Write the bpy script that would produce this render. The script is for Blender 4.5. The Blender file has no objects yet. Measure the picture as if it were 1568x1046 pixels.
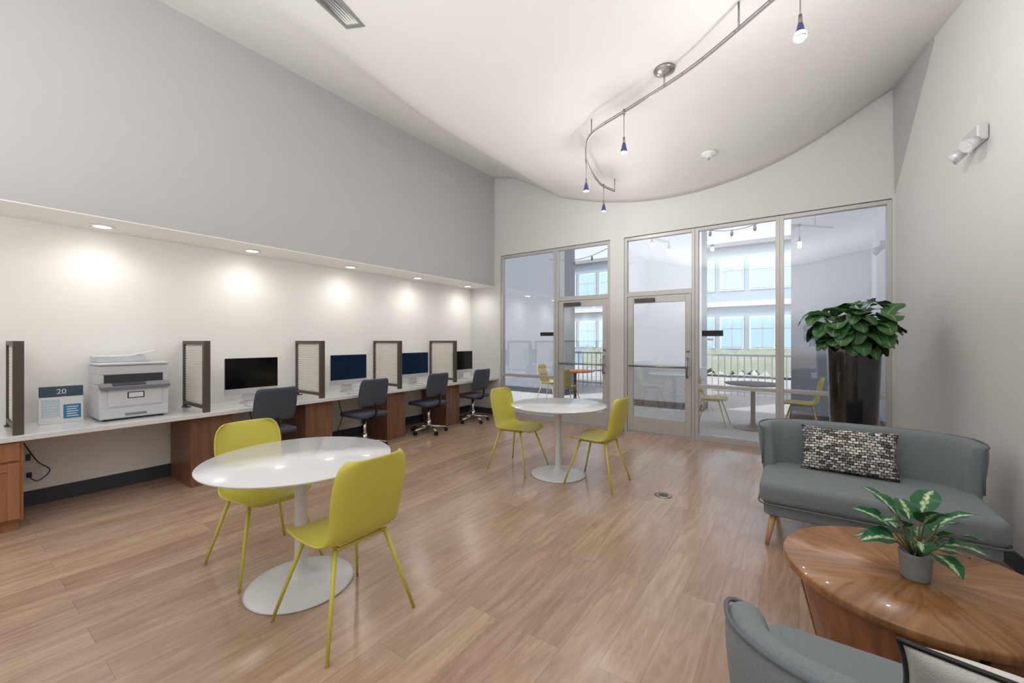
import bpy, bmesh, math, random
from mathutils import Vector, Matrix, Euler
random.seed(7)
C=bpy.context
S=C.scene
PI=math.pi

# ---------------------------------------------------------------- materials
def lin(c):
    c=c/255.0
    return c/12.92 if c<=0.04045 else ((c+0.055)/1.055)**2.4
def rgb(r,g,b): return (lin(r),lin(g),lin(b),1)
MATS={}
def mat(name,col,rough=.5,metal=0.0,bump=0.0,bscale=60,var=0.0,vscale=4,emit=None,estr=0,coat=0,sheen=0,spec=None):
    if name in MATS: return MATS[name]
    m=bpy.data.materials.new(name); m.use_nodes=True
    nt=m.node_tree; N=nt.nodes; L=nt.links
    b=N["Principled BSDF"]
    b.inputs["Base Color"].default_value=col
    b.inputs["Roughness"].default_value=rough
    b.inputs["Metallic"].default_value=metal
    if coat: b.inputs["Coat Weight"].default_value=coat
    if sheen: b.inputs["Sheen Weight"].default_value=sheen
    if spec is not None: b.inputs["Specular IOR Level"].default_value=spec
    tc=N.new("ShaderNodeTexCoord")
    nz=N.new("ShaderNodeTexNoise"); nz.inputs["Scale"].default_value=vscale; nz.inputs["Detail"].default_value=4
    L.new(tc.outputs["Object"],nz.inputs["Vector"])
    mx=N.new("ShaderNodeMix"); mx.data_type='RGBA'
    v=max(var,0.02)
    mx.inputs[6].default_value=tuple(c*(1-v) for c in col[:3])+(1,)
    mx.inputs[7].default_value=tuple(min(1,c*(1+v)) for c in col[:3])+(1,)
    L.new(nz.outputs["Fac"],mx.inputs[0]); L.new(mx.outputs[2],b.inputs["Base Color"])
    if bump:
        n2=N.new("ShaderNodeTexNoise"); n2.inputs["Scale"].default_value=bscale; n2.inputs["Detail"].default_value=5
        L.new(tc.outputs["Object"],n2.inputs["Vector"])
        bp=N.new("ShaderNodeBump"); bp.inputs["Strength"].default_value=bump; bp.inputs["Distance"].default_value=.01
        L.new(n2.outputs["Fac"],bp.inputs["Height"]); L.new(bp.outputs["Normal"],b.inputs["Normal"])
    if emit:
        b.inputs["Emission Color"].default_value=emit; b.inputs["Emission Strength"].default_value=estr
    MATS[name]=m
    return m

def floor_mat():
    m=bpy.data.materials.new("vinyl_planks"); m.use_nodes=True
    nt=m.node_tree; N=nt.nodes; L=nt.links; b=N["Principled BSDF"]
    tc=N.new("ShaderNodeTexCoord")
    mp=N.new("ShaderNodeMapping"); mp.inputs["Rotation"].default_value=(0,0,PI/2)
    L.new(tc.outputs["Object"],mp.inputs["Vector"])
    br=N.new("ShaderNodeTexBrick"); br.inputs["Scale"].default_value=1
    br.inputs["Brick Width"].default_value=1.22; br.inputs["Row Height"].default_value=.18
    br.inputs["Mortar Size"].default_value=.0009; br.inputs["Mortar Smooth"].default_value=.3
    br.offset=.37
    br.inputs["Color1"].default_value=rgb(198,170,147); br.inputs["Color2"].default_value=rgb(179,150,129)
    br.inputs["Mortar"].default_value=rgb(136,110,92)
    L.new(mp.outputs[0],br.inputs["Vector"])
    sx=N.new("ShaderNodeVectorMath"); sx.operation='MULTIPLY_ADD'
    sx.inputs[1].default_value=(6,6,6)
    L.new(br.outputs["Color"],sx.inputs[0]); L.new(tc.outputs["Object"],sx.inputs[2])
    mg=N.new("ShaderNodeMapping"); mg.inputs["Scale"].default_value=(9,1.0,1)
    L.new(sx.outputs[0],mg.inputs["Vector"])
    n=N.new("ShaderNodeTexNoise"); n.inputs["Scale"].default_value=1.5; n.inputs["Detail"].default_value=10; n.inputs["Distortion"].default_value=1.8; n.inputs["Roughness"].default_value=.66
    L.new(mg.outputs[0],n.inputs["Vector"])
    r=N.new("ShaderNodeValToRGB"); r.color_ramp.elements[0].position=.34; r.color_ramp.elements[1].position=.62
    r.color_ramp.elements[0].color=(.67,.61,.57,1); r.color_ramp.elements[1].color=(1.0,1.0,1.0,1)
    L.new(n.outputs["Fac"],r.inputs["Fac"])
    mx=N.new("ShaderNodeMix"); mx.data_type='RGBA'; mx.blend_type='MULTIPLY'; mx.inputs[0].default_value=.85
    L.new(br.outputs["Color"],mx.inputs[6]); L.new(r.outputs[0],mx.inputs[7])
    L.new(mx.outputs[2],b.inputs["Base Color"])
    b.inputs["Roughness"].default_value=.18
    b.inputs["Specular IOR Level"].default_value=.6
    bp=N.new("ShaderNodeBump"); bp.inputs["Strength"].default_value=.10; bp.inputs["Distance"].default_value=.01
    L.new(n.outputs["Fac"],bp.inputs["Height"]); L.new(bp.outputs[0],b.inputs["Normal"])
    return m

def wood_mat(name,c1,c2,rough=.35,axis=2,radial=False,coat=.2):
    m=bpy.data.materials.new(name); m.use_nodes=True
    nt=m.node_tree; N=nt.nodes; L=nt.links; b=N["Principled BSDF"]
    tc=N.new("ShaderNodeTexCoord"); mp=N.new("ShaderNodeMapping")
    sc=[18,18,18]; sc[axis]=1.5
    mp.inputs["Scale"].default_value=sc
    L.new(tc.outputs["Object"],mp.inputs["Vector"])
    vec=mp.outputs[0]
    n=N.new("ShaderNodeTexNoise"); n.inputs["Scale"].default_value=1.0; n.inputs["Detail"].default_value=6; n.inputs["Distortion"].default_value=.5 if radial else .8
    if radial:
        # sunburst veneer: 8 wedges, grain running along each wedge
        sx=N.new("ShaderNodeSeparateXYZ"); L.new(tc.outputs["Object"],sx.inputs[0])
        at=N.new("ShaderNodeMath"); at.operation='ARCTAN2'; L.new(sx.outputs[1],at.inputs[0]); L.new(sx.outputs[0],at.inputs[1])
        mu=N.new("ShaderNodeMath"); mu.operation='MULTIPLY'; mu.inputs[1].default_value=8/(2*PI); L.new(at.outputs[0],mu.inputs[0])
        fl=N.new("ShaderNodeMath"); fl.operation='FLOOR'; L.new(mu.outputs[0],fl.inputs[0])
        ang=N.new("ShaderNodeMath"); ang.operation='MULTIPLY_ADD'; ang.inputs[1].default_value=-2*PI/8; ang.inputs[2].default_value=-PI/8; L.new(fl.outputs[0],ang.inputs[0])
        vr=N.new("ShaderNodeVectorRotate"); vr.rotation_type='Z_AXIS'
        L.new(tc.outputs["Object"],vr.inputs["Vector"]); L.new(ang.outputs[0],vr.inputs["Angle"])
        mp.inputs["Scale"].default_value=(3,38,3)
        L.new(vr.outputs[0],mp.inputs["Vector"])
    L.new(vec,n.inputs["Vector"])
    r=N.new("ShaderNodeValToRGB"); r.color_ramp.elements[0].position=.3; r.color_ramp.elements[1].position=.72
    r.color_ramp.elements[0].color=c1; r.color_ramp.elements[1].color=c2
    L.new(n.outputs["Fac"],r.inputs["Fac"])
    out=r.outputs[0]
    if radial:
        wn=N.new("ShaderNodeTexWhiteNoise"); wn.noise_dimensions='1D'; L.new(fl.outputs[0],wn.inputs["W"])
        mr=N.new("ShaderNodeMapRange"); mr.inputs[3].default_value=.68; mr.inputs[4].default_value=1.25
        L.new(wn.outputs["Value"],mr.inputs[0])
        mx=N.new("ShaderNodeMix"); mx.data_type='RGBA'; mx.blend_type='MULTIPLY'; mx.inputs[0].default_value=1
        L.new(out,mx.inputs[6]); L.new(mr.outputs[0],mx.inputs[7]); out=mx.outputs[2]
    L.new(out,b.inputs["Base Color"])
    b.inputs["Roughness"].default_value=rough; b.inputs["Coat Weight"].default_value=coat
    return m

def leaf_mat(name,edge,mid,center=False,w=.35):
    m=bpy.data.materials.new(name); m.use_nodes=True
    nt=m.node_tree; N=nt.nodes; L=nt.links; b=N["Principled BSDF"]
    uv=N.new("ShaderNodeUVMap"); uv.uv_map="UVMap"
    sx=N.new("ShaderNodeSeparateXYZ"); L.new(uv.outputs[0],sx.inputs[0])
    s=N.new("ShaderNodeMath"); s.operation='SUBTRACT'; s.inputs[1].default_value=.5; L.new(sx.outputs[1],s.inputs[0])
    a=N.new("ShaderNodeMath"); a.operation='ABSOLUTE'; L.new(s.outputs[0],a.inputs[0])
    n=N.new("ShaderNodeTexNoise"); n.inputs["Scale"].default_value=9
    L.new(uv.outputs[0],n.inputs["Vector"])
    ad=N.new("ShaderNodeMath"); ad.operation='MULTIPLY_ADD'; ad.inputs[1].default_value=w; L.new(n.outputs["Fac"],ad.inputs[0]); L.new(a.outputs[0],ad.inputs[2])
    r=N.new("ShaderNodeValToRGB")
    if center:
        r.color_ramp.elements[0].position=.22; r.color_ramp.elements[1].position=.36
    else:
        r.color_ramp.elements[0].position=.07; r.color_ramp.elements[1].position=.12
    r.color_ramp.elements[0].color=mid; r.color_ramp.elements[1].color=edge
    L.new(ad.outputs[0],r.inputs[0]); L.new(r.outputs[0],b.inputs["Base Color"])
    b.inputs["Roughness"].default_value=.35
    return m

def glass_mat():
    m=bpy.data.materials.new("window_glass"); m.use_nodes=True
    nt=m.node_tree; N=nt.nodes; L=nt.links
    for n in list(N): N.remove(n)
    o=N.new("ShaderNodeOutputMaterial"); t=N.new("ShaderNodeBsdfTransparent"); g=N.new("ShaderNodeBsdfGlossy")
    t.inputs[0].default_value=(.86,.885,.905,1); g.inputs["Roughness"].default_value=.01
    g.inputs["Color"].default_value=(.95,.97,1,1)
    lw=N.new("ShaderNodeFresnel"); lw.inputs[0].default_value=1.5
    ad=N.new("ShaderNodeMath"); ad.operation='ADD'; ad.inputs[1].default_value=.14; L.new(lw.outputs[0],ad.inputs[0])
    mx=N.new("ShaderNodeMixShader"); L.new(ad.outputs[0],mx.inputs[0]); L.new(t.outputs[0],mx.inputs[1]); L.new(g.outputs[0],mx.inputs[2])
    L.new(mx.outputs[0],o.inputs[0])
    return m

def knit_mat():
    m=bpy.data.materials.new("knit_fabric"); m.use_nodes=True
    nt=m.node_tree; N=nt.nodes; L=nt.links; b=N["Principled BSDF"]
    tc=N.new("ShaderNodeTexCoord"); 
    n=N.new("ShaderNodeTexNoise"); n.inputs["Scale"].default_value=24
    L.new(tc.outputs["Object"],n.inputs["Vector"])
    ma=N.new("ShaderNodeMix"); ma.data_type='RGBA'; ma.blend_type='LINEAR_LIGHT'; ma.inputs[0].default_value=.012
    L.new(tc.outputs["Object"],ma.inputs[6]); L.new(n.outputs["Color"],ma.inputs[7])
    br=N.new("ShaderNodeTexBrick"); br.inputs["Scale"].default_value=1; br.inputs["Brick Width"].default_value=.030; br.inputs["Row Height"].default_value=.019
    br.inputs["Mortar Size"].default_value=.0028; br.inputs["Mortar Smooth"].default_value=.5; br.inputs["Bias"].default_value=-.05
    br.inputs["Color1"].default_value=rgb(240,234,226); br.inputs["Color2"].default_value=rgb(60,58,62); br.inputs["Mortar"].default_value=rgb(24,24,28)
    L.new(ma.outputs[2],br.inputs["Vector"])
    L.new(br.outputs["Color"],b.inputs["Base Color"]); b.inputs["Roughness"].default_value=.95
    bp=N.new("ShaderNodeBump"); bp.inputs["Strength"].default_value=.8; bp.invert=True; bp.inputs["Distance"].default_value=.01
    L.new(br.outputs["Fac"],bp.inputs["Height"]); L.new(bp.outputs[0],b.inputs["Normal"])
    return m

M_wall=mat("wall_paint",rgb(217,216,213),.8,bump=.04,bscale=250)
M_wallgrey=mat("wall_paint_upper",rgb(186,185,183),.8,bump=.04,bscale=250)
M_alc=mat("wall_paint_alcove_lit",rgb(245,243,239),.8,bump=.04,bscale=250)  # paint lightened to act as fill light in the alcove
M_ceil=mat("ceiling_paint",rgb(222,219,216),.85,bump=.03,bscale=200)
M_floor=floor_mat()
M_base=mat("charcoal_base",rgb(62,66,72),.5)
M_alu=mat("brushed_aluminium",rgb(196,194,191),.4,.3)
M_chrome=mat("chrome",rgb(215,215,215),.15,1)
M_steel=mat("satin_nickel",rgb(165,160,155),.3,.9)
M_glass=glass_mat()
M_white=mat("white_laminate",rgb(230,230,230),.2,coat=.3)
M_wmetal=mat("white_metal",rgb(220,222,224),.3)
M_yel=mat("chartreuse_plastic",rgb(208,200,84),.4,var=.03)
M_tan=mat("patio_tan",rgb(204,184,104),.5)
M_black=mat("black_plastic",rgb(22,22,24),.35)
M_screen=mat("screen_glass",rgb(8,9,12),.12,spec=.4)
M_screenb=mat("screen_blue",rgb(16,30,48),.12,spec=.4,emit=rgb(20,50,80),estr=.15)
M_silver=mat("silver_aluminium",rgb(215,216,218),.35,.4)
M_slate=mat("slate_upholstery",rgb(66,72,84),.6,bump=.1,bscale=200)
M_bronze=mat("bronze_frame",rgb(90,82,74),.5,.3)
M_meshw=mat("cream_mesh",rgb(222,218,208),.6)
M_wood=wood_mat("walnut_laminate",rgb(108,74,54),rgb(138,98,72),.45)
M_oak=wood_mat("oak_cabinet",rgb(150,100,68),rgb(174,122,84),.45)
M_table=wood_mat("veneer_top",rgb(144,96,58),rgb(196,142,92),.28,axis=0,radial=True,coat=.2)
M_tablev=wood_mat("veneer_side",rgb(120,76,48),rgb(160,108,70),.4)
M_leg=wood_mat("beech_leg",rgb(190,140,98),rgb(214,168,124),.45)
M_sofa=mat("blue_grey_fabric",rgb(126,134,138),.95,bump=.4,bscale=420,var=.2,vscale=130,sheen=.12)
M_pipe=mat("fabric_piping",rgb(104,112,117),.9,bump=.2,bscale=400)
M_knit=knit_mat()
M_cream=mat("cream_pillow",rgb(222,218,210),.9,bump=.3,bscale=300)
M_pot=mat("black_glazed_pot",rgb(26,25,28),.15,coat=.8,bump=.12,bscale=45)
M_gpot=mat("grey_pot",rgb(150,152,154),.6)
M_soil=mat("soil",rgb(50,38,30),.95,bump=.6)
M_stem=mat("stem",rgb(88,92,52),.6)
M_leaf=leaf_mat("fig_leaf",rgb(54,98,52),rgb(108,144,76),w=.10)
M_leaf2=leaf_mat("variegated_leaf",rgb(26,96,54),rgb(204,222,170),center=True,w=.44)
M_print=mat("printer_plastic",rgb(206,209,214),.4)
M_printg=mat("printer_grey",rgb(128,133,140),.4)
M_printd=mat("printer_dark",rgb(60,64,70),.4)
M_blue=mat("sign_blue",rgb(44,132,180),.4)
M_navy=mat("sign_navy",rgb(52,78,96),.4)
M_bulb=mat("lamp_glow",(1,1,1,1),.4,emit=(1,.95,.88,1),estr=14)
M_bulbb=mat("lamp_glow_bright",(1,1,1,1),.4,emit=(1,.98,.95,1),estr=60)
M_shade=mat("cobalt_shade",rgb(48,62,130),.15,coat=.5)
M_grille=mat("vent_grey",rgb(150,148,145),.5,.3)
M_conc=mat("patio_concrete",rgb(182,180,177),.8,bump=.1,var=.06)
M_ext=mat("exterior_grey_stucco",rgb(132,135,142),.85,bump=.1)
M_extw=mat("exterior_white_stucco",rgb(200,202,205),.85,bump=.1)
M_teal=mat("facade_teal",rgb(136,154,166),.7)
M_winx=mat("facade_window",rgb(160,192,212),.2,spec=.6)
M_orange=mat("orange_wood",rgb(205,110,50),.5)
M_green=mat("shrub_grey_green",rgb(142,150,132),.9,bump=.9,bscale=20,var=.4,vscale=12)

# ---------------------------------------------------------------- mesh helpers
def empty(name,loc=(0,0,0),rz=0):
    e=bpy.data.objects.new(name,None); e.location=loc; e.rotation_euler=(0,0,rz); e.empty_display_size=.1
    S.collection.objects.link(e); return e
def fin(name,bm,m,parent=None,smooth=False,bevel=0,subsurf=0,solid=0,segs=2,offset=0):
    me=bpy.data.meshes.new(name); bmesh.ops.recalc_face_normals(bm,faces=bm.faces); bm.to_mesh(me); bm.free()
    ms=m if isinstance(m,(list,tuple)) else [m]
    for x in ms: me.materials.append(x)
    o=bpy.data.objects.new(name,me); S.collection.objects.link(o)
    if parent: o.parent=parent
    if smooth:
        for p in me.polygons: p.use_smooth=True
    if solid:
        md=o.modifiers.new("s",'SOLIDIFY'); md.thickness=solid; md.offset=offset
    if bevel:
        md=o.modifiers.new("b",'BEVEL'); md.width=bevel; md.segments=segs; md.limit_method='ANGLE'
    if subsurf:
        md=o.modifiers.new("u",'SUBSURF'); md.levels=subsurf; md.render_levels=subsurf
    return o
def bbox(bm,x0,x1,y0,y1,z0,z1,mi=0,M=None):
    vs=[bm.verts.new(Vector(p)) for p in [(x0,y0,z0),(x1,y0,z0),(x1,y1,z0),(x0,y1,z0),(x0,y0,z1),(x1,y0,z1),(x1,y1,z1),(x0,y1,z1)]]
    if M:
        for v in vs: v.co=M@v.co
    for f in [(0,3,2,1),(4,5,6,7),(0,1,5,4),(1,2,6,5),(2,3,7,6),(3,0,4,7)]:
        fa=bm.faces.new([vs[i] for i in f]); fa.material_index=mi
def box(name,x0,x1,y0,y1,z0,z1,m,parent=None,bevel=0,M=None,**k):
    bm=bmesh.new(); bbox(bm,x0,x1,y0,y1,z0,z1,M=M); return fin(name,bm,m,parent,bevel=bevel,**k)
def ring(bm,c,r,axis,n=20,ref=None):
    axis=axis.normalized(); a=axis.orthogonal().normalized() if ref is None else ref
    b=axis.cross(a)
    return [bm.verts.new(c+a*(r*math.cos(2*PI*i/n))+b*(r*math.sin(2*PI*i/n))) for i in range(n)]
def brod(bm,p0,p1,r0,r1=None,n=12,mi=0,cap=True):
    p0=Vector(p0);p1=Vector(p1); r1=r0 if r1 is None else r1
    ax=p1-p0; ref=ax.normalized().orthogonal().normalized()
    A=ring(bm,p0,r0,ax,n,ref); B=ring(bm,p1,r1,ax,n,ref)
    for i in range(n):
        f=bm.faces.new([A[i],A[(i+1)%n],B[(i+1)%n],B[i]]); f.material_index=mi; f.smooth=True
    if cap:
        f=bm.faces.new(A[::-1]); f.material_index=mi
        f=bm.faces.new(B); f.material_index=mi
def blathe(bm,prof,n=40,c=(0,0,0),mi=0,M=None):
    rs=[]
    for r,z in prof:
        if r<1e-5: 
            rs.append([bm.verts.new(Vector((c[0],c[1],c[2]+z)))])
        else: rs.append([bm.verts.new(Vector((c[0]+r*math.cos(2*PI*i/n),c[1]+r*math.sin(2*PI*i/n),c[2]+z))) for i in range(n)])
    for A,B in zip(rs,rs[1:]):
        for i in range(n):
            j=(i+1)%n
            if len(A)==1 and len(B)==1: break
            if len(A)==1: f=bm.faces.new([A[0],B[j],B[i]])
            elif len(B)==1: f=bm.faces.new([A[i],A[j],B[0]])
            else: f=bm.faces.new([A[i],A[j],B[j],B[i]])
            f.material_index=mi; f.smooth=True
    if M:
        for r in rs:
            for v in r: v.co=M@v.co
def lathe(name,prof,m,parent=None,n=40,c=(0,0,0),M=None):
    bm=bmesh.new(); blathe(bm,prof,n,c,M=M); return fin(name,bm,m,parent)
def rod(name,p0,p1,r0,m,parent=None,r1=None):
    bm=bmesh.new(); brod(bm,p0,p1,r0,r1); return fin(name,bm,m,parent)
def catmull(pts,k=8,closed=False):
    P=[Vector(p) for p in pts]; out=[]
    n=len(P)
    for i in range(n-1):
        p0=P[max(i-1,0)];p1=P[i];p2=P[i+1];p3=P[min(i+2,n-1)]
        for j in range(k):
            t=j/k
            out.append(.5*((2*p1)+(-p0+p2)*t+(2*p0-5*p1+4*p2-p3)*t*t+(-p0+3*p1-3*p2+p3)*t**3))
    out.append(P[-1]); return out
def btube(bm,pts,r,n=8,mi=0):
    prev=None; ref=None
    for i,p in enumerate(pts):
        t=(pts[min(i+1,len(pts)-1)]-pts[max(i-1,0)]).normalized()
        if ref is None: ref=t.orthogonal().normalized()
        ref=(ref-t*ref.dot(t)).normalized()
        R=ring(bm,p,r,t,n,ref)
        if prev:
            for k in range(n):
                f=bm.faces.new([prev[k],prev[(k+1)%n],R[(k+1)%n],R[k]]); f.material_index=mi; f.smooth=True
        else: bm.faces.new(R[::-1])
        prev=R
    bm.faces.new(prev)
def tube(name,pts,r,m,parent=None,n=8):
    bm=bmesh.new(); btube(bm,[Vector(p) for p in pts],r,n); return fin(name,bm,m,parent)

# ---------------------------------------------------------------- room shell
YB=6.26; XL=-5.41; XS=-4.80; H0=1.42
def rw(v): return .884+.09*(YB-v)     # right wall x at depth v
import bisect
def interp(xs,ys,x):
    if x<=xs[0]: return ys[0]
    if x>=xs[-1]: return ys[-1]
    i=bisect.bisect(xs,x)-1
    t=(x-xs[i])/(xs[i+1]-xs[i]); return ys[i]*(1-t)+ys[i+1]*t
PB=([-4.8,-4.3,-3.8,-3.34,-2.57,-1.8,-1.2,-.52,.0,.485,.884,1.9],[3.13,3.0,2.73,2.45,2.21,2.09,2.09,2.19,2.36,2.62,2.88,3.1])
PA=([-4.8,-3.66,-3.40,-3.2,-2.5,-1.6,-.5,.5,1.0,1.9],[3.12,2.68,2.46,2.41,2.36,2.33,2.37,2.50,2.62,2.75])
PC=([-4.8,-3.5,-2.5,-1.6,-.5,.5,1.0,1.9],[3.12,2.76,2.55,2.44,2.40,2.50,2.62,2.75])
def zc(u,v):
    a=interp(*PA,u); b=interp(*PB,u); c=interp(*PC,u)
    if v>4.6:
        t=min(1,(v-4.6)/(YB-4.6)); z=a*(1-t)+b*t
    elif v<3.6:
        t=min(1,(3.6-v)/2.4); t=t*t*(3-2*t); z=a*(1-t)+c*t
    else: z=a
    return H0+z
bm=bmesh.new()
NU,NV=134,60; G=[]
for j in range(NV+1):
    v=-3.6+(YB+.02+3.6)*j/NV; row=[]
    for i in range(NU+1):
        u=-4.85+(1.9+4.85)*i/NU
        D=(-.3,-.18,-.09,0,.09,.18,.3) if u>-2.9 else (-.05,0,.05)
        z=sum(zc(u+d,v) for d in D)/len(D)
        row.append(bm.verts.new((u,v,z)))
    G.append(row)
for j in range(NV):
    for i in range(NU): bm.faces.new([G[j][i],G[j][i+1],G[j+1][i+1],G[j+1][i]])
o=fin("ceiling",bm,M_ceil,smooth=True)
md=o.modifiers.new("s",'SOLIDIFY'); md.thickness=.12
md.offset = 1 if o.data.polygons[0].normal.z>0 else -1

box("floor",-5.56,2.2,-3.75,YB+.12,-.12,0,M_floor)
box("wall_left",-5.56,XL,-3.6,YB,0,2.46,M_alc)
box("soffit_wall_left",-5.56,XS,-3.6,YB,2.46,4.75,M_wallgrey)  # soffit over the alcove; its face is the upper left wall
box("trim_1",XL+.001,XS-.001,-3.59,YB-.001,2.452,2.4601,M_alc)
bm=bmesh.new()
bbox(bm,-5.56,-4.66,YB,YB+.12,0,4.75)
bbox(bm,-4.66,.862,YB,YB+.12,3.03,4.75)
bbox(bm,-2.475,-2.25,YB,YB+.12,0,3.03)
bbox(bm,.862,1.15,YB,YB+.12,0,4.75)
fin("wall_back",bm,M_wall)
bm=bmesh.new()
a=Vector((rw(YB+.12),YB+.12)); b=Vector((rw(-3.7),-3.7)); 
vs=[bm.verts.new(p) for p in [(a.x,a.y,0),(b.x,b.y,0),(b.x+.15,b.y,0),(a.x+.15,a.y,0),(a.x,a.y,4.75),(b.x,b.y,4.75),(b.x+.15,b.y,4.75),(a.x+.15,a.y,4.75)]]
for f in [(0,3,2,1),(4,5,6,7),(0,1,5,4),(1,2,6,5),(2,3,7,6),(3,0,4,7)]: bm.faces.new([vs[i] for i in f])
fin("wall_right",bm,M_wall)
# added grey panel by the right corner, above the windows; its colour imitates shade
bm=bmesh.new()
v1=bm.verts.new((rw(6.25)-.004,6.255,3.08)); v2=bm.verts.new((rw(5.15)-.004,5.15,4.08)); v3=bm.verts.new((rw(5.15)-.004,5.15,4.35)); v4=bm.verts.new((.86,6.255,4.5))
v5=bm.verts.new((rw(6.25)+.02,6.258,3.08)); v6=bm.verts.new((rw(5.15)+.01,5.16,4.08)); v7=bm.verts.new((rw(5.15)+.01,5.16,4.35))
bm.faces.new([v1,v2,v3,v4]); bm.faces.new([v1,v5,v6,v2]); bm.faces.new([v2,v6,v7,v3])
fin("shade_panel",bm,M_wallgrey)
box("wall_rear",-5.56,2.2,-3.75,-3.6,0,4.75,M_wall)
# baseboards
box("baseboard_left",XL,XL+.015,-3.59,YB-.02,0,.13,M_base)
bm=bmesh.new(); bbox(bm,-2.472,-2.253,YB-.012,YB,0,.11); bbox(bm,-5.39,-4.665,YB-.012,YB,0,.11); fin("baseboard_back",bm,M_base)
bm=bmesh.new()
vs=[]
for z in (0,.11):
    vs+= [bm.verts.new(p) for p in [(rw(6.22),6.22,z),(rw(-3.58),-3.58,z),(rw(-3.58)-.014,-3.58,z),(rw(6.22)-.014,6.22,z)]]
for f in [(0,1,2,3),(4,7,6,5),(0,4,5,1),(1,5,6,2),(2,6,7,3),(3,7,4,0)]: bm.faces.new([vs[i] for i in f])
fin("baseboard_right",bm,M_base)

# ---------------------------------------------------------------- windows and doors
FY0,FY1=YB+.01,YB+.09
def glazing(par,x0,x1,z0,z1,name="glass"):
    box(name,x0,x1,YB+.045,YB+.052,z0,z1,M_glass,par)
def fixed(name,x0,x1,rails,zt=3.02,zb=.0,w=.045):
    e=empty(name); bm=bmesh.new()
    bbox(bm,x0,x0+w,FY0,FY1,zb,zt); bbox(bm,x1-w,x1,FY0,FY1,zb,zt)
    bbox(bm,x0+w,x1-w,FY0,FY1,zt-w,zt); bbox(bm,x0+w,x1-w,FY0,FY1,zb,zb+.09)
    for r in rails: bbox(bm,x0+w,x1-w,FY0,FY1,r-.025,r+.025)
    fin("frame",bm,M_alu,e,bevel=.003)
    zs=[zb+.09]+[q for r in rails for q in (r-.025,r+.025)]+[zt-w]
    for k in range(0,len(zs),2): glazing(e,x0+w,x1-w,zs[k],zs[k+1],"glass_%d"%(k//2+1))
    return e
w1=fixed("window_1",-4.655,-3.47,[.77])
w2=fixed("window_2",-1.215,-.205,[.77])
w3=fixed("window_3",-.205,.862,[.77])
box("sticker",-3.80,-3.53,YB+.038,YB+.044,1.50,1.565,M_black,w1)
box("sticker",-1.13,-.86,YB+.038,YB+.044,1.48,1.56,M_black,w2)
box("sticker_small",-1.10,-.98,YB+.038,YB+.044,1.42,1.45,M_meshw,w2)
def door(name,x0,x1,hinge_left=True):
    e=empty(name); bm=bmesh.new(); w=.045
    bbox(bm,x0,x0+w,FY0,FY1,0,3.02); bbox(bm,x1-w,x1,FY0,FY1,0,3.02)
    bbox(bm,x0+w,x1-w,FY0,FY1,2.975,3.02); bbox(bm,x0+w,x1-w,FY0,FY1,2.10,2.17)
    bbox(bm,x0+w,x1-w,FY0,FY1,0,.015)
    fin("frame",bm,M_alu,e,bevel=.003)
    glazing(e,x0+w,x1-w,2.17,2.975,"transom_glass")
    a=x0+w+.004;b=x1-w-.004; s=.085
    bm=bmesh.new()
    bbox(bm,a,a+s,YB+.02,YB+.07,.02,2.095); bbox(bm,b-s,b,YB+.02,YB+.07,.02,2.095)
    bbox(bm,a+s,b-s,YB+.02,YB+.07,1.99,2.095); bbox(bm,a+s,b-s,YB+.02,YB+.07,.02,.25)
    fin("leaf",bm,M_alu,e,bevel=.004)
    glazing(e,a+s,b-s,.25,1.99,"door_glass")
    bm=bmesh.new()
    brod(bm,(a+.04,YB-.05,1.03),(b-.04,YB-.05,1.03),.014)
    brod(bm,(a+.05,YB-.05,1.03),(a+.05,YB+.02,1.03),.012); brod(bm,(b-.05,YB-.05,1.03),(b-.05,YB+.02,1.03),.012)
    brod(bm,(b-.045,YB-.06,.88),(b-.045,YB-.06,1.18),.012)
    brod(bm,(b-.045,YB-.06,.9),(b-.045,YB+.02,.9),.01); brod(bm,(b-.045,YB-.06,1.16),(b-.045,YB+.02,1.16),.01)
    fin("push_bar_and_pull",bm,M_steel,e)
    box("closer",a+.12,a+.42,YB-.03,YB+.02,2.0,2.06,M_bronze,e,bevel=.005)
    lathe("lock",[(0,0),(.022,0),(.022,.012),(0,.012)],M_steel,e,M=Matrix.Translation((b-.045,YB+.02,1.27))@Matrix.Rotation(PI/2,4,'X'))
    return e
door("door_1",-3.468,-2.478); door("door_2",-2.247,-1.218)

# ---------------------------------------------------------------- outside
box("patio_ground",-14,10,YB+.121,30,-.2,-.02,M_conc)
def block(name,x0,x1,y0,y1,h,m):
    e=empty(name,((x0+x1)/2,(y0+y1)/2,-.02)); hx=(x1-x0)/2; hy=(y1-y0)/2
    box("mass",-hx,hx,-hy,hy,0,h,m,e)
    box("plinth",-hx-.02,hx+.02,-hy-.02,hy+.02,0,.14,M_base,e)
    box("coping",-hx-.04,hx+.04,-hy-.04,hy+.04,h,h+.08,M_alu,e)
block("exterior_white_wing",-3.25,-1.62,9.0,9.6,5.2,M_extw)
block("reflection_block_right",-.12,4.5,8.8,9.4,5.2,M_ext)  # added grey block standing in for the right wall's reflection in the glass
block("reflection_block_left",-9.5,-5.05,9.6,10.2,5.2,M_ext)  # added grey block imitating the room mirrored in the left window
e=empty("apartment_building",(-2,24,-.02))
bm=bmesh.new(); bbox(bm,-14,12,0,4,0,6.3); fin("facade",bm,M_teal,e)
bm=bmesh.new(); bm2=bmesh.new(); bm3=bmesh.new()
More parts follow.
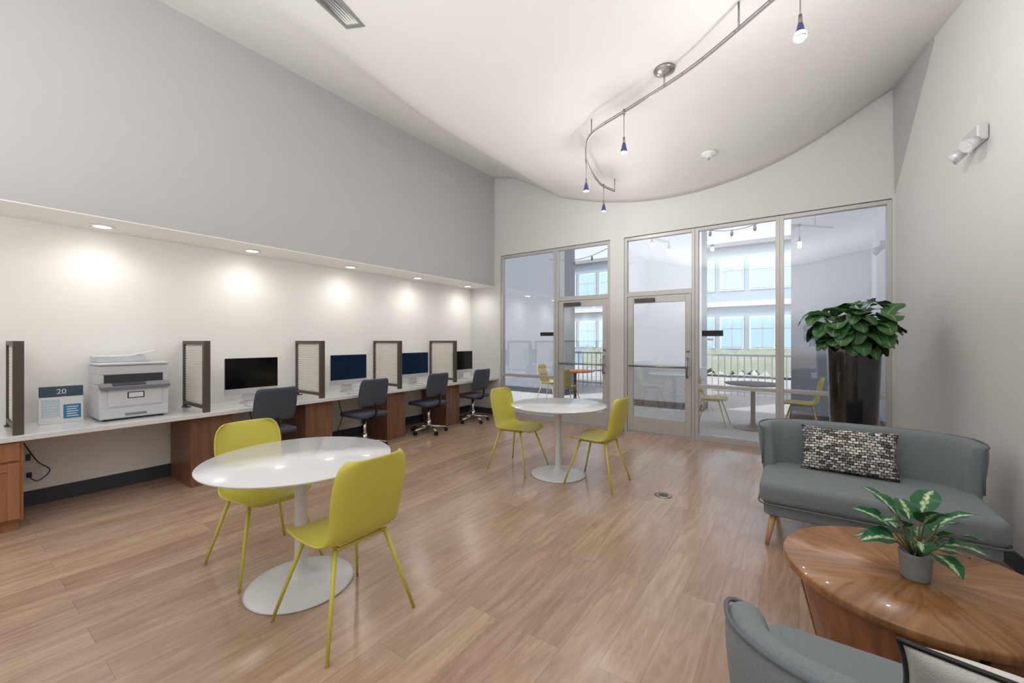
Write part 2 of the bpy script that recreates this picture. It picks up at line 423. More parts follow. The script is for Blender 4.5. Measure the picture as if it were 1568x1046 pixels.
for i in range(-9,8):
    for k in range(2):
        x=i*1.35; z=1.1+k*3.0
        bbox(bm,x,x+.95,-.08,-.02,z,z+1.5) 
        bbox(bm2,x-.08,x+1.03,-.05,-.001,z-.08,z+1.58)
        bbox(bm3,x+.45,x+.49,-.1,-.08,z,z+1.5); bbox(bm3,x,x+.95,-.1,-.08,z+.95,z+.99)
bbox(bm3,-14,12,-.25,-.001,3.2,3.45)
fin("windows",bm,M_winx,e); fin("window_trims",bm2,M_extw,e); fin("mullions_and_band",bm3,M_alu,e)
box("roof_cornice",-14.2,12.2,-.3,4,6.3,6.5,M_ext,e)
e=empty("patio_railing",(-1.0,12,-.02)); bm=bmesh.new()
bbox(bm,-6,6,-.02,.02,1.03,1.08); bbox(bm,-6,6,-.02,.02,.1,.14)
for i in range(81): 
    x=-6+i*.15; bbox(bm,x-.01,x+.01,-.01,.01,0.0,1.04)
fin("rails",bm,M_alu,e)
e=empty("hedge",(-1.5,19,-.02))
bm=bmesh.new(); bmesh.ops.create_grid(bm,x_segments=90,y_segments=12,size=1)
for v in bm.verts:
    y=v.co.y; v.co=Vector((v.co.x*7+.05*random.random(), -.6+y*.5, .8*(1-abs(y)**3)+.35*random.random()))
fin("foliage",bm,M_green,e,smooth=True)
e=empty("patio_string_lights",(0,0,0)); bm=bmesh.new()
for (p,q) in [((-1.60,8.7,3.6),(-.10,8.6,3.75)),((-5.0,8.7,3.4),(-3.2,8.7,3.6))]:
    P=[Vector(p).lerp(Vector(q),t/16)-Vector((0,0,.18*math.sin(PI*t/16))) for t in range(17)]
    btube(bm,P,.008,6)
    for t in range(2,16,4):
        blathe(bm,[(0,0),(.02,-.02),(.03,-.07),(.02,-.11),(0,-.12)],10,tuple(P[t]))
fin("cable_and_bulbs",bm,M_bronze,e)

# ---------------------------------------------------------------- shell chair
def shell_chair(name,x,y,rz,z=0,m=M_yel):
    e=empty(name,(x,y,z),rz)
    prof=[(.225,.425,.160),(.215,.442,.195),(.15,.452,.222),(.05,.446,.232),(-.06,.440,.228),(-.14,.446,.216),(-.195,.475,.204),(-.225,.53,.196),(-.243,.605,.200),(-.262,.69,.207),(-.280,.78,.204),(-.292,.845,.184),(-.298,.870,.140)]
    bm=bmesh.new(); G=[]
    nc=10
    for i,(px,pz,w) in enumerate(prof):
        row=[]
        t=i/(len(prof)-1)
        back=max(0,min(1,(t-.35)/.25))
        for k in range(nc+1):
            s=-1+2*k/nc
            c=abs(s)**2.6
            yy=w*math.sin(s*PI/2*.92)/math.sin(PI/2*.92)
            row.append(bm.verts.new((px+c*.055*back,yy,pz+c*.028*(1-back))))
        G.append(row)
    for i in range(len(G)-1):
        for k in range(nc): bm.faces.new([G[i][k],G[i+1][k],G[i+1][k+1],G[i][k+1]])
    fin("seat_shell",bm,m,e,smooth=True,solid=.012,subsurf=2)
    bm=bmesh.new()
    for sx in (1,-1):
        for sy in (1,-1):
            brod(bm,(sx*.13-.01,sy*.14,.432),(sx*.25,sy*.245,0),.012,.008)
    fin("legs",bm,m,e)
    bm=bmesh.new()
    brod(bm,(-.14,-.14,.428),(-.14,.14,.428),.01); brod(bm,(.12,-.14,.428),(.12,.14,.428),.01)
    brod(bm,(-.14,-.12,.428),(.12,-.12,.428),.01); brod(bm,(-.14,.12,.428),(.12,.12,.428),.01)
    fin("under_frame",bm,m,e)
    return e
def pedestal_table(name,x,y,r=.55,m=M_white,mb=M_wmetal,z=0,h=.74):
    e=empty(name,(x,y,z))
    lathe("top",[(0,h-.022),(r-.03,h-.022),(r-.004,h-.010),(r,h-.003),(r-.003,h),(0,h)],m,e,n=96)
    lathe("pedestal",[(0,0),(.285,0),(.29,.006),(.275,.014),(.18,.022),(.10,.032),(.055,.055),(.038,.10),(.034,.2),(.034,.6),(.038,.66),(.06,.70),(.16,h-.022),(0,h-.022)],mb,e,n=64)
    return e
pedestal_table("pedestal_table",-2.39,1.255,.505)
pedestal_table("pedestal_table",-2.10,3.85,.505)
shell_chair("shell_chair",-1.93,1.24,PI)
shell_chair("shell_chair",-2.83,1.25,0)
shell_chair("shell_chair",-2.58,3.80,0)
shell_chair("shell_chair",-1.66,3.86,PI)
# patio furniture
pedestal_table("patio_table",-.62,7.75,.42,M_slate,M_bronze,-.02)
shell_chair("patio_chair",-1.22,7.7,0,-.02,M_tan); shell_chair("patio_chair",.02,7.85,PI,-.02,M_tan)
pedestal_table("patio_table",-4.25,8.6,.45,M_orange,M_bronze,-.02)
shell_chair("patio_chair",-4.85,8.5,0,-.02,M_tan); shell_chair("patio_chair",-4.15,8.0,PI/2,-.02,M_tan)

# ---------------------------------------------------------------- loveseat
def loveseat(name,x,y,rz,W=1.20,WB=1.14):
    """local: faces -Y, width along X; depth .74"""
    e=empty(name,(x,y,0),rz)
    hw=W/2
    def slab(nm,z0,z1,a0,bev,m,y0,y1,rf,rb):
        bm=bmesh.new(); out=[]
        a=a0
        def arc(cx,cy,t0,t1,rr): return [(cx+rr*math.cos(t0+(t1-t0)*i/6),cy+rr*math.sin(t0+(t1-t0)*i/6)) for i in range(7)]
        out+=arc(a-rb,y1-rb,0,PI/2,rb)+arc(-a+rb,y1-rb,PI/2,PI,rb)+arc(-a+rf,y0+rf,PI,1.5*PI,rf)+arc(a-rf,y0+rf,1.5*PI,2*PI,rf)
        B=[bm.verts.new((p[0],p[1],z0)) for p in out]; T=[bm.verts.new((p[0],p[1],z1)) for p in out]
        bm.faces.new(B[::-1]); bm.faces.new(T)
        for i in range(len(out)):
            j=(i+1)%len(out); bm.faces.new([B[i],B[j],T[j],T[i]])
        return fin(nm,bm,m,e,smooth=True,bevel=bev,segs=5)
    slab("seat_frame",.215,.30,hw-.03,.012,M_sofa,-.34,.36,.05,.16)
    slab("seat_cushion",.295,.445,hw-.005,.045,M_sofa,-.37,.34,.06,.16)
    tube("seat_piping",[Vector((-hw+.0,-.10,.30)),Vector((-hw+.0,-.31,.30)),Vector((-hw+.02,-.355,.30)),Vector((-hw+.06,-.372,.30)),Vector((hw-.06,-.372,.30)),Vector((hw-.02,-.355,.30)),Vector((hw,-.31,.30)),Vector((hw,-.10,.30))],.006,M_pipe,e)
    hb=WB/2
    path=catmull([(-hb+.015,.13,.745),(-hb+.01,.19,.765),(-hb+.035,.265,.775),(-hb+.12,.325,.78),(-hb+.28,.355,.785),(0,.365,.785),(hb-.28,.355,.785),(hb-.12,.325,.78),(hb-.035,.265,.775),(hb-.01,.19,.765),(hb-.015,.13,.745)],6)
    bm=bmesh.new(); prev=None; N=len(path)
    tops=[]
    for i,p in enumerate(path):
        t=(path[min(i+1,N-1)]-path[max(i-1,0)]); t.z=0; t.normalize()
        nrm=Vector((-t.y,t.x,0))
        h=p.z; endf=min(1,min(i,N-1-i)/3.0)
        th=.05*(.45+.55*math.sqrt(endf))
        zb=.30
        lean=.018
        sec=[(-th,zb),(-th*1.0,zb+.12),(-th*1.15,h-.16),(-th*1.0,h-.035),(-th*.6,h-.008),(0,h),(th*.6,h-.008),(th,h-.035),(th*.9,h-.16),(th*.7,zb+.12),(th*.5,zb)]
        R=[]
        for (o,z) in sec:
            q=Vector((p.x,p.y,0))+nrm*(o+lean*(z-.5)/.3)
            R.append(bm.verts.new((q.x,q.y,z)))
        q=Vector((p.x,p.y,0))+nrm*(th*.8+lean*(h-.5)/.3); tops.append(Vector((q.x,q.y,h-.010)))
        if prev:
            for k in range(len(R)): bm.faces.new([prev[k],prev[(k+1)%len(R)],R[(k+1)%len(R)],R[k]])
        else: bm.faces.new(R[::-1])
        prev=R
    bm.faces.new(prev)
    fin("backrest",bm,M_sofa,e,smooth=True,subsurf=1)
    tops=[Vector((tops[0].x,tops[0].y-.006,z)) for z in (.45,.58,.70)]+tops+[Vector((tops[-1].x,tops[-1].y-.006,z)) for z in (.70,.58,.45)]
    tube("piping",tops,.006,M_pipe,e)
    bm=bmesh.new()
    for sx in (-1,1):
        brod(bm,(sx*(hw-.09),-.27,.22),(sx*(hw-.05),-.31,0),.024,.013)
        brod(bm,(sx*(hw-.12),.22,.22),(sx*(hw-.09),.27,0),.024,.013)
    fin("legs",bm,M_leg,e)
    return e
loveseat("loveseat",.355,3.67,0,1.18,1.15)
loveseat("loveseat",.485,1.35,PI,1.18,1.18)

def pillow(name,loc,rot,w,h,t,m,pipe=None):
    e=empty(name,loc); e.rotation_euler=rot
    bm=bmesh.new(); n=20
    def P(i,j,s):
        a=-1+2*i/n; b=-1+2*j/n
        pin=1-.07*(1-abs(a)**2)*abs(b)**4
        pin2=1-.07*(1-abs(b)**2)*abs(a)**4
        th=((1-abs(a)**2.6)*(1-abs(b)**2.6))**.55 if abs(a)<1 and abs(b)<1 else 0
        return Vector((a*w/2*pin2,b*h/2*pin,s*t/2*th))
    V={}
    for s in (1,-1):
        for i in range(n+1):
            for j in range(n+1):
                edge=i in(0,n) or j in (0,n)
                k=(i,j,0 if edge else s)
                if k not in V: V[k]=bm.verts.new(P(i,j,s))
    def g(i,j,s): return V[(i,j,0 if (i in(0,n) or j in(0,n)) else s)]
    for s in (1,-1):
        for i in range(n):
            for j in range(n):
                try: bm.faces.new([g(i,j,s),g(i+1,j,s),g(i+1,j+1,s),g(i,j+1,s)])
                except ValueError: pass
    fin("cover",bm,m,e,smooth=True)
    if pipe:
        pts=[P(i,0,1) for i in range(n+1)]+[P(n,j,1) for j in range(1,n+1)]+[P(i,n,1) for i in range(n-1,-1,-1)]+[P(0,j,1) for j in range(n-1,-1,-1)]
        tube("piping",pts,.007,pipe,e)
    return e
pillow("knit_pillow",(.29,3.87,.605),(math.radians(72),0,math.radians(-3)),.56,.33,.12,M_knit)
pillow("piped_pillow",(.43,1.36,.585),(math.radians(122),0,math.radians(-8)),.46,.31,.11,M_cream,M_black)

# ---------------------------------------------------------------- coffee table
e=empty("coffee_table",(.40,2.42,0))
r=.465
lathe("top",[(0,.374),(r-.03,.374),(r-.006,.380),(r,.390),(r,.410),(r-.006,.42),(0,.42)],M_table,e,n=96)
bm=bmesh.new()
nseg=4; per=24
for s in range(nseg):
    a0=s*2*PI/nseg+.30; a1=a0+2*PI/nseg-.07
    V=[]
    for i in range(per+1):
        a=a0+(a1-a0)*i/per; c,sn=math.cos(a),math.sin(a)
        V.append([bm.verts.new((R*c,R*sn,z)) for R,z in ((.42,.375),(.33,0.0),(.30,0.0),(.39,.375))])
    for i in range(per):
        for k in range(4):
            bm.faces.new([V[i][k],V[i][(k+1)%4],V[i+1][(k+1)%4],V[i+1][k]])
    bm.faces.new(V[0]); bm.faces.new(V[-1][::-1])
fin("drum_base",bm,M_tablev,e)
lathe("inner_core",[(0,.0),(.27,0),(.36,.374),(0,.374)],mat("dark_wood",rgb(52,28,18),.6),e,n=48)

# ---------------------------------------------------------------- leaves
def leaf(bm,uvl,pos,dr,L,W,droop,roll=0,kind=0,curl=.15):
    dr=dr.normalized(); side=dr.cross(Vector((0,0,1)))
    if side.length<.05: side=Vector((1,0,0))
    side.normalize(); up=side.cross(dr)
    R=Matrix.Rotation(roll,3,dr); side=R@side; up=R@up
    nl,nw=10,6; G=[]
    p=Vector(pos); d=dr.copy()
    pts=[p.copy()]
    for i in range(nl):
        d=(d+Vector((0,0,-droop/nl))).normalized(); p=p+d*(L/nl); pts.append(p.copy())
    for i in range(nl+1):
        t=i/nl
        if kind==0:
            w=W*.5*(max(0,math.sin(PI*t**.85))**.55)*(.78+.30*t)*(1-.10*math.sin(PI*max(0,min(1,(t-.15)/.4)))) if 0<i<nl else W*.04
        else: w=W*.5*max(0,math.sin(PI*t**.75))**.8 if 0<i<nl else .002
        row=[]
        for k in range(nw+1):
            s=-1+2*k/nw
            z=curl*abs(s)*w+ .05*W*math.sin(t*14+s*2)*abs(s)
            row.append((bm.verts.new(pts[i]+side*(w*s)+up*z),t,(s+1)/2))
        G.append(row)
    for i in range(nl):
        for k in range(nw):
            q=[G[i][k],G[i+1][k],G[i+1][k+1],G[i][k+1]]
            f=bm.faces.new([a[0] for a in q]); f.smooth=True
            for lp,a in zip(f.loops,q): lp[uvl].uv=(a[1],a[2])
def finleaf(name,bm,m,parent):
    me=bpy.data.meshes.new(name); bm.to_mesh(me); bm.free(); me.materials.append(m)
    o=bpy.data.objects.new(name,me); S.collection.objects.link(o); o.parent=parent; return o
e=empty("potted_fiddle_leaf_fig",(.40,4.78,0))
lathe("tall_pot",[(0,0),(.135,0),(.145,.02),(.165,.5),(.192,1.30),(.196,1.375),(.192,1.385),(.178,1.38),(.172,1.33),(0,1.33)],M_pot,e,n=56)
lathe("soil",[(0,1.345),(.172,1.335)],M_soil,e)
bs=bmesh.new(); bl=bmesh.new(); uvl=bl.loops.layers.uv.new("UVMap")
for s in range(11):
    a=s*2*PI/9+.3; R=.07+.05*random.random(); hh=.20+.16*random.random()
    if s>=9: R=.03; hh=.37
    base=Vector((.04*math.cos(a),.04*math.sin(a),1.34)); tip=base+Vector((R*1.5*math.cos(a),R*1.5*math.sin(a),hh))
    P=[base.lerp(tip,t/6)+Vector((0,0,0)) for t in range(7)]; btube(bs,P,.008,6)
    for k in range(10):
        t=.2+.8*k/9; p=base.lerp(tip,t); aa=a+random.uniform(-1.3,1.3)
        el=random.uniform(-.1,.7) if k<8 else random.uniform(.5,1.1)
        dr=Vector((math.cos(aa)*math.cos(el),math.sin(aa)*math.cos(el),math.sin(el)))
        q=p+dr*.05; btube(bs,[p,q],.004,5)
        leaf(bl,uvl,q,dr,random.uniform(.17,.23),random.uniform(.15,.20),random.uniform(.9,2.8),random.uniform(-.5,.5))
fin("stems",bs,M_stem,e); finleaf("leaves",bl,M_leaf,e)
e=empty("potted_dieffenbachia",(.40,2.385,.42))
lathe("pot",[(0,0),(.043,0),(.047,.006),(.054,.10),(.055,.112),(.051,.112),(.049,.10),(0,.098)],M_gpot,e)
bs=bmesh.new(); bl=bmesh.new(); uvl=bl.loops.layers.uv.new("UVMap")
for k in range(17):
    a=k*2.399+.4; el=.25+.8*(k/17)
    st=Vector((.012*math.cos(a),.012*math.sin(a),.098)); L1=.06+.12*(k/17)
    dr=Vector((math.cos(a)*math.cos(el+.3),math.sin(a)*math.cos(el+.3),math.sin(el+.3)))
    q=st+dr*L1; btube(bs,[st,st.lerp(q,.5),q],.0035,6)
    d2=Vector((math.cos(a)*math.cos(el),math.sin(a)*math.cos(el),math.sin(el)))
    leaf(bl,uvl,q,d2,random.uniform(.13,.16),random.uniform(.09,.11),random.uniform(.6,1.2),random.uniform(-.3,.3),1,.2)
fin("stems",bs,M_stem,e); finleaf("leaves",bl,M_leaf2,e)

# ---------------------------------------------------------------- counter
CT=.715
e=empty("wall_counter",(0,0,0))
box("worktop",XL+.001,-4.71,-3.5,YB-.015,CT-.04,CT,M_white,e,bevel=.003)
for k,(a,b) in enumerate([(1.45,1.80),(2.57,2.91),(3.74,4.07),(4.93,5.25)]):
    box("pedestal_%d"%(k+1),-5.36,-4.79,a,b,0,CT-.04,M_wood,e,bevel=.003)
bm=bmesh.new(); bbox(bm,-5.36,-4.76,-1.6,.41,.08,CT-.04); bbox(bm,-5.3,-4.80,-1.58,.39,0,.08)
fin("cabinet_body",bm,M_oak,e)
bm=bmesh.new()
for i in range(4):
    y0=-1.58+i*.495; y1=y0+.485
    bbox(bm,-4.76,-4.742,y0,y1,.53,.665); 
    bbox(bm,-4.76,-4.742,y0,y1,.10,.515); 
    bbox(bm,-4.742,-4.735,y0,y0+.06,.10,.515); bbox(bm,-4.742,-4.735,y1-.06,y1,.10,.515)
    bbox(bm,-4.742,-4.735,y0+.06,y1-.06,.10,.16); bbox(bm,-4.742,-4.735,y0+.06,y1-.06,.455,.515)
fin("cabinet_fronts",bm,M_oak,e,bevel=.002)
def divider(v):
    e=empty("desk_divider",(0,v,CT+.001)); x0=-5.37;x1=-4.75;h=.70;w=.035
    bm=bmesh.new()
    bbox(bm,x0,x0+w,-w/2,w/2,0,h); bbox(bm,x1-w*1.3,x1,-w/2-.01,w/2+.01,0,h)
    bbox(bm,x0+w,x1-w,-w/2,w/2,h-w,h); bbox(bm,x0+w,x1-w,-w/2,w/2,.03,.03+w)
    bbox(bm,x0-.0,x0+.10,-w/2-.012,w/2+.012,0,.008)
    fin("frame",bm,M_bronze,e,bevel=.002)
    bm=bmesh.new(); t=.004
    a=x0+w;b=x1-w; z0=.065;z1=h-w
    nx,nz=20,22
    for i in range(1,nx):
        x=a+(b-a)*i/nx; bbox(bm,x-.006,x+.006,-t,t,z0,z1)
    for j in range(1,nz):
        z=z0+(z1-z0)*j/nz; bbox(bm,a,b,-t*.9,t*.9,z-.006,z+.006)
    fin("woven_panel",bm,M_meshw,e)
for v in (.385,1.57,2.76,3.95,5.12): divider(v)

def imac(v,blue=False,yaw=0):
    e=empty("desktop_computer",(-5.12,v,CT+.001),yaw)
    w=.275
    box("foot",-.09,.09,-.10,.10,0,.008,M_silver,e,bevel=.003)
    box("neck",-.075,-.06,-.08,.08,.006,.26,M_silver,e,bevel=.003,M=Matrix.Rotation(.10,4,'Y'))
    box("housing",-.03,-.004,-w,w,.10,.505,M_silver,e,bevel=.008)
    box("chin",-.006,0,-w,w,.10,.165,M_silver,e)
    box("screen",-.006,.002,-w,w,.165,.505,M_screenb if blue else M_screen,e,bevel=.001)
    e2=empty("keyboard",(-4.86,v-.03,CT+.001),yaw)
    box("body",-.055,.055,-.14,.14,0,.010,M_silver,e2,bevel=.003)
    bm=bmesh.new()
    for i in range(4):
        for j in range(12): bbox(bm,-.048+i*.025,-.026+i*.025,-.135+j*.0226,-.115+j*.0226,.010,.013)
    fin("keys",bm,M_white,e2)
    e3=empty("computer_mouse",(-4.86,v+.20,CT+.001))
    bm=bmesh.new(); bmesh.ops.create_uvsphere(bm,u_segments=16,v_segments=10,radius=1)
    for q in bm.verts: q.co=Vector((q.co.x*.052,q.co.y*.028,max(0,q.co.z)*.028))
    fin("shell",bm,M_white,e3,smooth=True)
imac(2.13); imac(3.36,True); imac(4.56,True); imac(5.70)

def task_chair(v,x=-4.70,yaw=PI):
    e=empty("task_chair",(x,v,0),yaw)
    bm=bmesh.new()
    for k in range(5):
        a=k*2*PI/5+.3; c,s=math.cos(a),math.sin(a)
        brod(bm,(0,0,.105),(.27*c,.27*s,.065),.022,.014)
    brod(bm,(0,0,.07),(0,0,.40),.026,.018); brod(bm,(0,0,.07),(0,0,.2),.034,.034)
    fin("star_base",bm,M_chrome,e)
    bm=bmesh.new()
    for k in range(5):
        a=k*2*PI/5+.3; c,s=math.cos(a),math.sin(a); p=Vector((.27*c,.27*s,.028)); t=Vector((-s,c,0))
        brod(bm,p-t*.022,p-t*.006,.028); brod(bm,p+t*.006,p+t*.022,.028)
        brod(bm,p,p+Vector((0,0,.04)),.008)
    fin("casters",bm,M_black,e)
    box("mechanism",-.10,.10,-.06,.06,.395,.425,M_black,e,bevel=.008)
    bm=bmesh.new(); bbox(bm,-.21,.23,-.22,.22,.425,.485); fin("seat",bm,M_slate,e,smooth=True,bevel=.025,segs=4)
    bm=bmesh.new(); G=[]
    for i in range(9):
        t=i/8; z=.57+.36*t; x0=-.20-.07*t
        hw=.205+.015*math.sin(PI*t) - (.012 if i in (0,8) else 0)
        G.append([bm.verts.new((x0+.05*(k/8*2-1)**2,hw*(k/8*2-1),z)) for k in range(9)])
    for i in range(8):
        for k in range(8): bm.faces.new([G[i][k],G[i][k+1],G[i+1][k+1],G[i+1][k]])
    fin("back",bm,M_slate,e,smooth=True,solid=.035,subsurf=1)
    bm=bmesh.new(); btube(bm,catmull([(-.06,0,.41),(-.20,0,.42),(-.245,0,.50),(-.25,0,.62)],6),.014,8); fin("back_bracket",bm,M_black,e)
for v in (2.10,3.31,4.45,5.50): task_chair(v)

# printer
e=empty("laser_printer",(-5.13,1.08,CT+.001)); e.scale=(1.04,1.06,1.04)
w=.225
bm=bmesh.new(); bbox(bm,-.20,.20,-w,w,.012,.30); fin("body",bm,M_print,e,bevel=.012,segs=3)
bm=bmesh.new()
for sy in (-1,1): 
    for sx in (-1,1): brod(bm,(sx*.16,sy*.18,0),(sx*.16,sy*.18,.014),.016)
fin("feet",bm,M_black,e)
box("paper_tray",.195,.212,-w+.008,w-.008,.02,.10,M_print,e,bevel=.004)
box("tray_grip",.208,.216,-.07,.07,.035,.055,M_printg,e,bevel=.002)
box("front_door",.198,.208,-w+.05,w-.05,.115,.27,M_print,e,bevel=.004)
bm=bmesh.new(); bbox(bm,.207,.211,-.055,.055,.18,.235); fin("label",bm,M_navy,e,bevel=.001)
box("label_plate",.2095,.2125,-.046,.046,.188,.227,M_white,e)
bm=bmesh.new(); bbox(bm,-.20,.17,-w,w,.385,.46); bbox(bm,-.20,-.02,-w,w,.30,.386); bbox(bm,-.02,.17,-w,-w+.035,.30,.386); bbox(bm,-.02,.17,w-.035,w,.30,.386)
fin("scanner_bed",bm,M_print,e,bevel=.006)
box("output_slot",-.019,.165,-w+.036,w-.036,.302,.384,M_printd,e)
box("control_panel",.165,.235,-w,w,0,.035,M_printg,e,bevel=.006,M=Matrix.Translation((.02,0,.36))@Matrix.Rotation(.45,4,'Y'))
box("display",.18,.225,-.15,.06,.035,.040,M_printd,e,M=Matrix.Translation((.02,0,.36))@Matrix.Rotation(.45,4,'Y'))
bm=bmesh.new(); bbox(bm,-.20,.18,-w-.004,w+.004,.462,.485); bbox(bm,-.19,.05,-w+.01,.10,.485,.545); fin("lid_and_feeder",bm,M_print,e,bevel=.01,segs=3)
box("feeder_tray",-.10,.10,-.02,.20,0,.006,M_print,e,bevel=.002,M=Matrix.Translation((-.05,.0,.535))@Matrix.Rotation(.24,4,'X'))

# sign
e=empty("acrylic_sign",(-5.20,.66,CT+.001),math.radians(-4))
box("foot",-.05,.05,-.13,.13,0,.006,M_white,e)
T=Matrix.Rotation(-.12,4,'Y')
box("sheet",0,.004,-.13,.13,.004,.31,M_white,e,M=T)
box("header",.0042,.0056,-.13,.13,.22,.31,M_navy,e,M=T)
box("left_text_block",.0042,.0056,-.115,-.01,.05,.20,mat("pale_blue",rgb(190,210,222),.5),e,M=T)
box("right_block",.0042,.0056,.01,.115,.03,.15,M_blue,e,M=T)
bm=bmesh.new()
for k in range(5): bbox(bm,.0058,.0064,.03,.10-.01*(k%2),.045+k*.02,.053+k*.02,M=T)
for k in range(6): bbox(bm,.0058,.0064,-.105,-.02-.012*(k%3),.06+k*.022,.066+k*.022,M=T)
fin("text_lines",bm,M_white,e)
cu=bpy.data.curves.new("number","FONT"); cu.body="20"; cu.size=.06; cu.align_x='CENTER'; cu.extrude=.0005
o=bpy.data.objects.new("number",cu); S.collection.objects.link(o); o.parent=e; cu.materials.append(M_white)
o.matrix_local=T@Matrix.Translation((.006,0,.245))@Matrix.Rotation(PI/2,4,'Z')@Matrix.Rotation(PI/2,4,'X')

e=empty("wall_outlet",(XL,.51,.26))
box("plate",0,.008,-.06,.06,-.06,.06,M_white,e,bevel=.002)
box("plug",.008,.04,-.03,.0,-.01,.03,M_black,e,bevel=.004)
tube("cord",catmull([(.03,-.02,0),(.07,.03,-.04),(.05,.1,.03),(.03,.03,.12),(.02,-.05,.30)],8),.004,M_black,e)
e=empty("wall_outlet",(XL,.49,.42)); box("plate",0,.008,-.035,.035,-.055,.055,M_white,e,bevel=.002); box("socket",.008,.010,-.015,.015,-.03,.03,M_printd,e)
for v in (2.2,3.35):
    e=empty("hanging_cable",(XL+.02,v,0)); tube("cord",catmull([(0,0,.67),(.02,.02,.5),(.04,.05,.35),(.02,.02,.2),(.0,0,.12)],8),.005,M_black,e)

# ---------------------------------------------------------------- downlights
for i,v in enumerate((-1.6,-.35,.90,2.14,3.40,4.64,5.88)):
    e=empty("recessed_downlight",(-5.15,v,2.452))
    lathe("trim_ring",[(.06,-.001),(.085,-.001),(.088,-.006),(.084,-.010),(.062,-.010),(.058,-.004)],M_white,e)
    lathe("lens",[(0,-.006),(.060,-.006)],M_bulb,e)
    l=bpy.data.lights.new("spot","SPOT"); l.energy=15; l.spot_size=math.radians(165); l.spot_blend=1; l.shadow_soft_size=.07; l.color=(1,.98,.955)
    o=bpy.data.objects.new("beam",l); S.collection.objects.link(o); o.parent=e; o.location=(0.12,0,-.03)

# ---------------------------------------------------------------- track lighting
RP=[(.55,2.45,2.2),(.25,2.78,2.2),(-.0,3.03,2.2),(-.158,3.153,2.2),(-.623,3.49,2.2),(-.959,3.67,2.2),(-1.385,3.856,2.2),(-1.80,4.03,2.18),(-1.99,4.30,2.12),(-2.11,4.72,2.09),(-2.16,5.15,2.07),(-2.09,5.45,2.06)]
e=empty("monorail_track_light",(0,0,0))
rail=catmull([(a,b,H0+c) for a,b,c in RP],8)
bm=bmesh.new(); btube(bm,rail,.008,8); btube(bm,[p+Vector((0,0,.022)) for p in rail],.005,6)
for i in range(0,len(rail),4): brod(bm,rail[i],rail[i]+Vector((0,0,.022)),.004,n=6)
fin("rail",bm,M_steel,e)
bm=bmesh.new()
for (a,b,c) in [RP[1],RP[5],RP[7],RP[11],(-.35,3.29,2.2)][:]:
    brod(bm,(a,b,H0+c),(a,b,zc(a,b)),.007,n=8)
fin("standoffs",bm,M_steel,e)
a,b=RP[5][0],RP[5][1]
lathe("canopy",[(0,0),(.09,0),(.085,-.02),(.05,-.035),(.012,-.05),(0,-.05)],M_steel,e,c=(a,b,zc(a,b)))
def pend(p,ztop,lit=False,r=.03):
    x,y,z=p
    bm=bmesh.new(); brod(bm,(x,y,z+.05),(x,y,ztop),.004,n=8); brod(bm,(x,y,z+.03),(x,y,z+.10),.014,.010); brod(bm,(x,y,ztop-.02),(x,y,ztop+.03),.012)
    fin("pendant_stem",bm,M_steel,e)
    lathe("pendant_shade",[(.012,.05),(.018,.03),(r,-.025),(r+.006,-.045),(r+.003,-.045),(r-.004,-.025),(.012,.03)],M_shade,e,n=24,c=p)
    bm=bmesh.new(); bmesh.ops.create_uvsphere(bm,u_segments=16,v_segments=10,radius=.022 if not lit else .034,matrix=Matrix.Translation((x,y,z-.03)))
    fin("bulb",bm,M_bulbb if lit else M_bulb,e,smooth=True)
    l=bpy.data.lights.new("pl","POINT"); l.energy=24 if lit else 10; l.shadow_soft_size=.03; l.color=(1,.97,.94)
    o=bpy.data.objects.new("pendant_light",l); S.collection.objects.link(o); o.parent=e; o.location=(x,y,z-.09)
pend((.005,3.06,H0+1.89),H0+2.2,True)
pend((-1.385,3.856,H0+1.86),H0+2.2)
pend((-2.05,4.44,H0+1.80),H0+2.11)
pend((-2.15,5.21,H0+1.78),H0+2.07)

a,b=-.89,5.40
e=empty("smoke_detector",(a,b,zc(a,b)))
lathe("housing",[(0,.01),(.085,.01),(.085,-.012),(.07,-.02),(.04,-.03),(.03,-.045),(0,-.05)],M_white,e)
rod("sprinkler_pin",(0,0,-.05),(0,0,-.08),.008,M_steel,e)
a,b=-2.93,1.75
e=empty("ceiling_air_vent",(a,b,zc(a,b)-.012)); sl=(zc(a+.1,b)-zc(a-.1,b))/.2
e.rotation_euler=(0,-math.atan(sl),math.radians(12))
bm=bmesh.new(); bbox(bm,-.10,.10,-.28,-.25,-.02,.02); bbox(bm,-.10,.10,.25,.28,-.02,.02); bbox(bm,-.10,-.075,-.25,.25,-.02,.02); bbox(bm,.075,.10,-.25,.25,-.02,.02)
for k in range(5):
    x=-.06+k*.03; bbox(bm,x-.012,x+.012,-.25,.25,-.002,.002,M=Matrix.Translation((x,0,0))@Matrix.Rotation(.6,4,'Y')@Matrix.Translation((-x,0,0)))
fin("grille",bm,M_grille,e)
box("duct_back",-.075,.075,-.25,.25,.012,.018,M_printd,e)

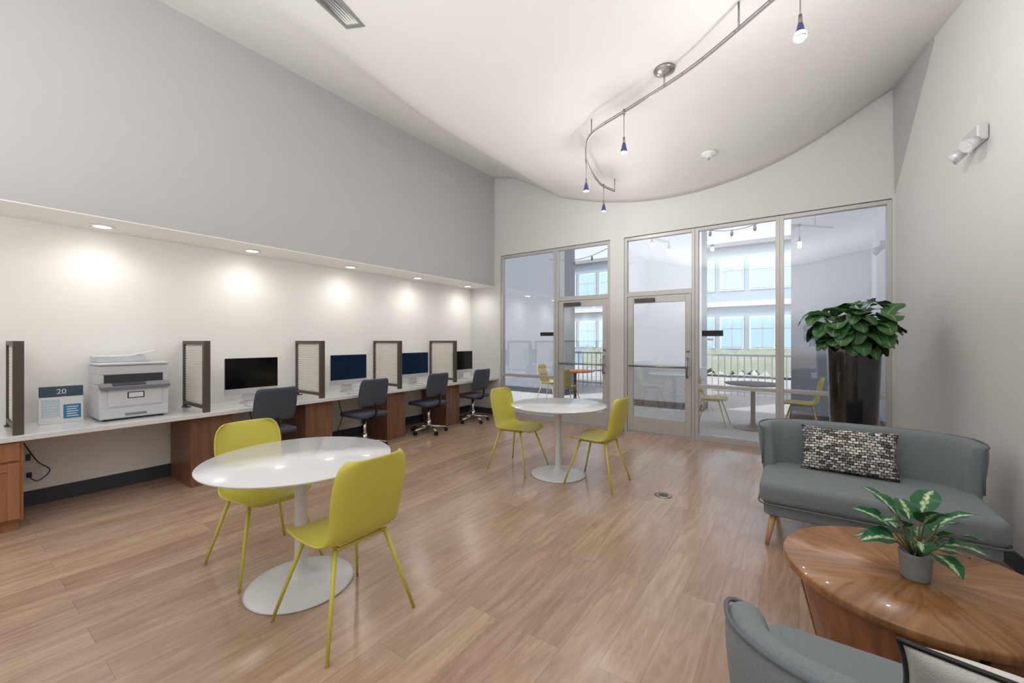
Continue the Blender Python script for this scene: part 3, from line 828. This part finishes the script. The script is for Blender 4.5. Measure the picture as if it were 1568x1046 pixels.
wv=4.30; e=empty("emergency_light",(rw(wv)-.003,wv,2.86)); e.rotation_euler=(0,0,math.radians(5.1))
box("housing",-.06,0,-.12,.12,-.05,.06,M_silver,e,bevel=.012,segs=3)
for sy in (-1,1):
    p=Vector((-.075,sy*.11,-.06)); d=Vector((-.75,sy*.3,-.5)).normalized()
    bm=bmesh.new(); brod(bm,p-d*.03,p+d*.05,.030,.048,20); brod(bm,p-d*.05,p-d*.03,.012,.03,20); fin("lamp_head",bm,M_silver,e)
    bm=bmesh.new(); brod(bm,p+d*.0505,p+d*.053,.042,.042,20); fin("lamp_lens",bm,M_wmetal,e)
e=empty("floor_outlet_cover",(-1.02,3.87,0))
lathe("ring",[(0,0),(.075,0),(.075,.004),(.05,.006),(.045,.003),(0,.003)],M_steel,e)
lathe("cap",[(0,.0031),(.042,.0031),(.040,.0055),(0,.0055)],M_bronze,e)

# ---------------------------------------------------------------- lights
def area(name,loc,rot,sx,sy,en,col=(1,1,1)):
    l=bpy.data.lights.new(name,"AREA"); l.shape='RECTANGLE'; l.size=sx; l.size_y=sy; l.energy=en; l.color=col
    o=bpy.data.objects.new(name,l); S.collection.objects.link(o); o.location=loc
    o.rotation_euler=rot
area("fill_uplight_rear",(-1.5,-1.3,1.9),(PI,0,0),4.4,3.2,205,(.95,.975,1))  # added fill lamp behind the camera, bounced off the ceiling
area("fill_uplight_front",(-1.9,3.4,1.6),(PI,0,0),4.2,4.6,44,(.97,.985,1))  # added mid-room fill lamp facing up, unseen from below
sun=bpy.data.lights.new("sun","SUN"); sun.energy=4; sun.angle=.02; o=bpy.data.objects.new("sun",sun); S.collection.objects.link(o)
o.rotation_euler=(math.radians(38),0,math.radians(-30))
w=bpy.data.worlds.new("World"); S.world=w; w.use_nodes=True; nt=w.node_tree
bg=nt.nodes["Background"]; sky=nt.nodes.new("ShaderNodeTexSky"); sky.sky_type='NISHITA'; sky.sun_disc=False; sky.sun_elevation=math.radians(50); sky.sun_rotation=math.radians(200)
sky.air_density=1; sky.dust_density=3
hs=nt.nodes.new("ShaderNodeHueSaturation"); hs.inputs["Saturation"].default_value=.35
nt.links.new(sky.outputs[0],hs.inputs["Color"]); nt.links.new(hs.outputs[0],bg.inputs[0]); bg.inputs[1].default_value=.40

# ---------------------------------------------------------------- camera
cd=bpy.data.cameras.new("Camera"); cd.sensor_width=36; cd.lens=36*627/1568; cd.clip_start=.05; cd.clip_end=200
cd.shift_y=-.001
co=bpy.data.objects.new("Camera",cd); S.collection.objects.link(co); co.location=(0,0,H0)
co.rotation_euler=(PI/2,0,math.radians(35.05))
S.camera=co
S.view_settings.view_transform='Standard'; S.view_settings.look='None'; S.view_settings.exposure=0.0; S.view_settings.gamma=1
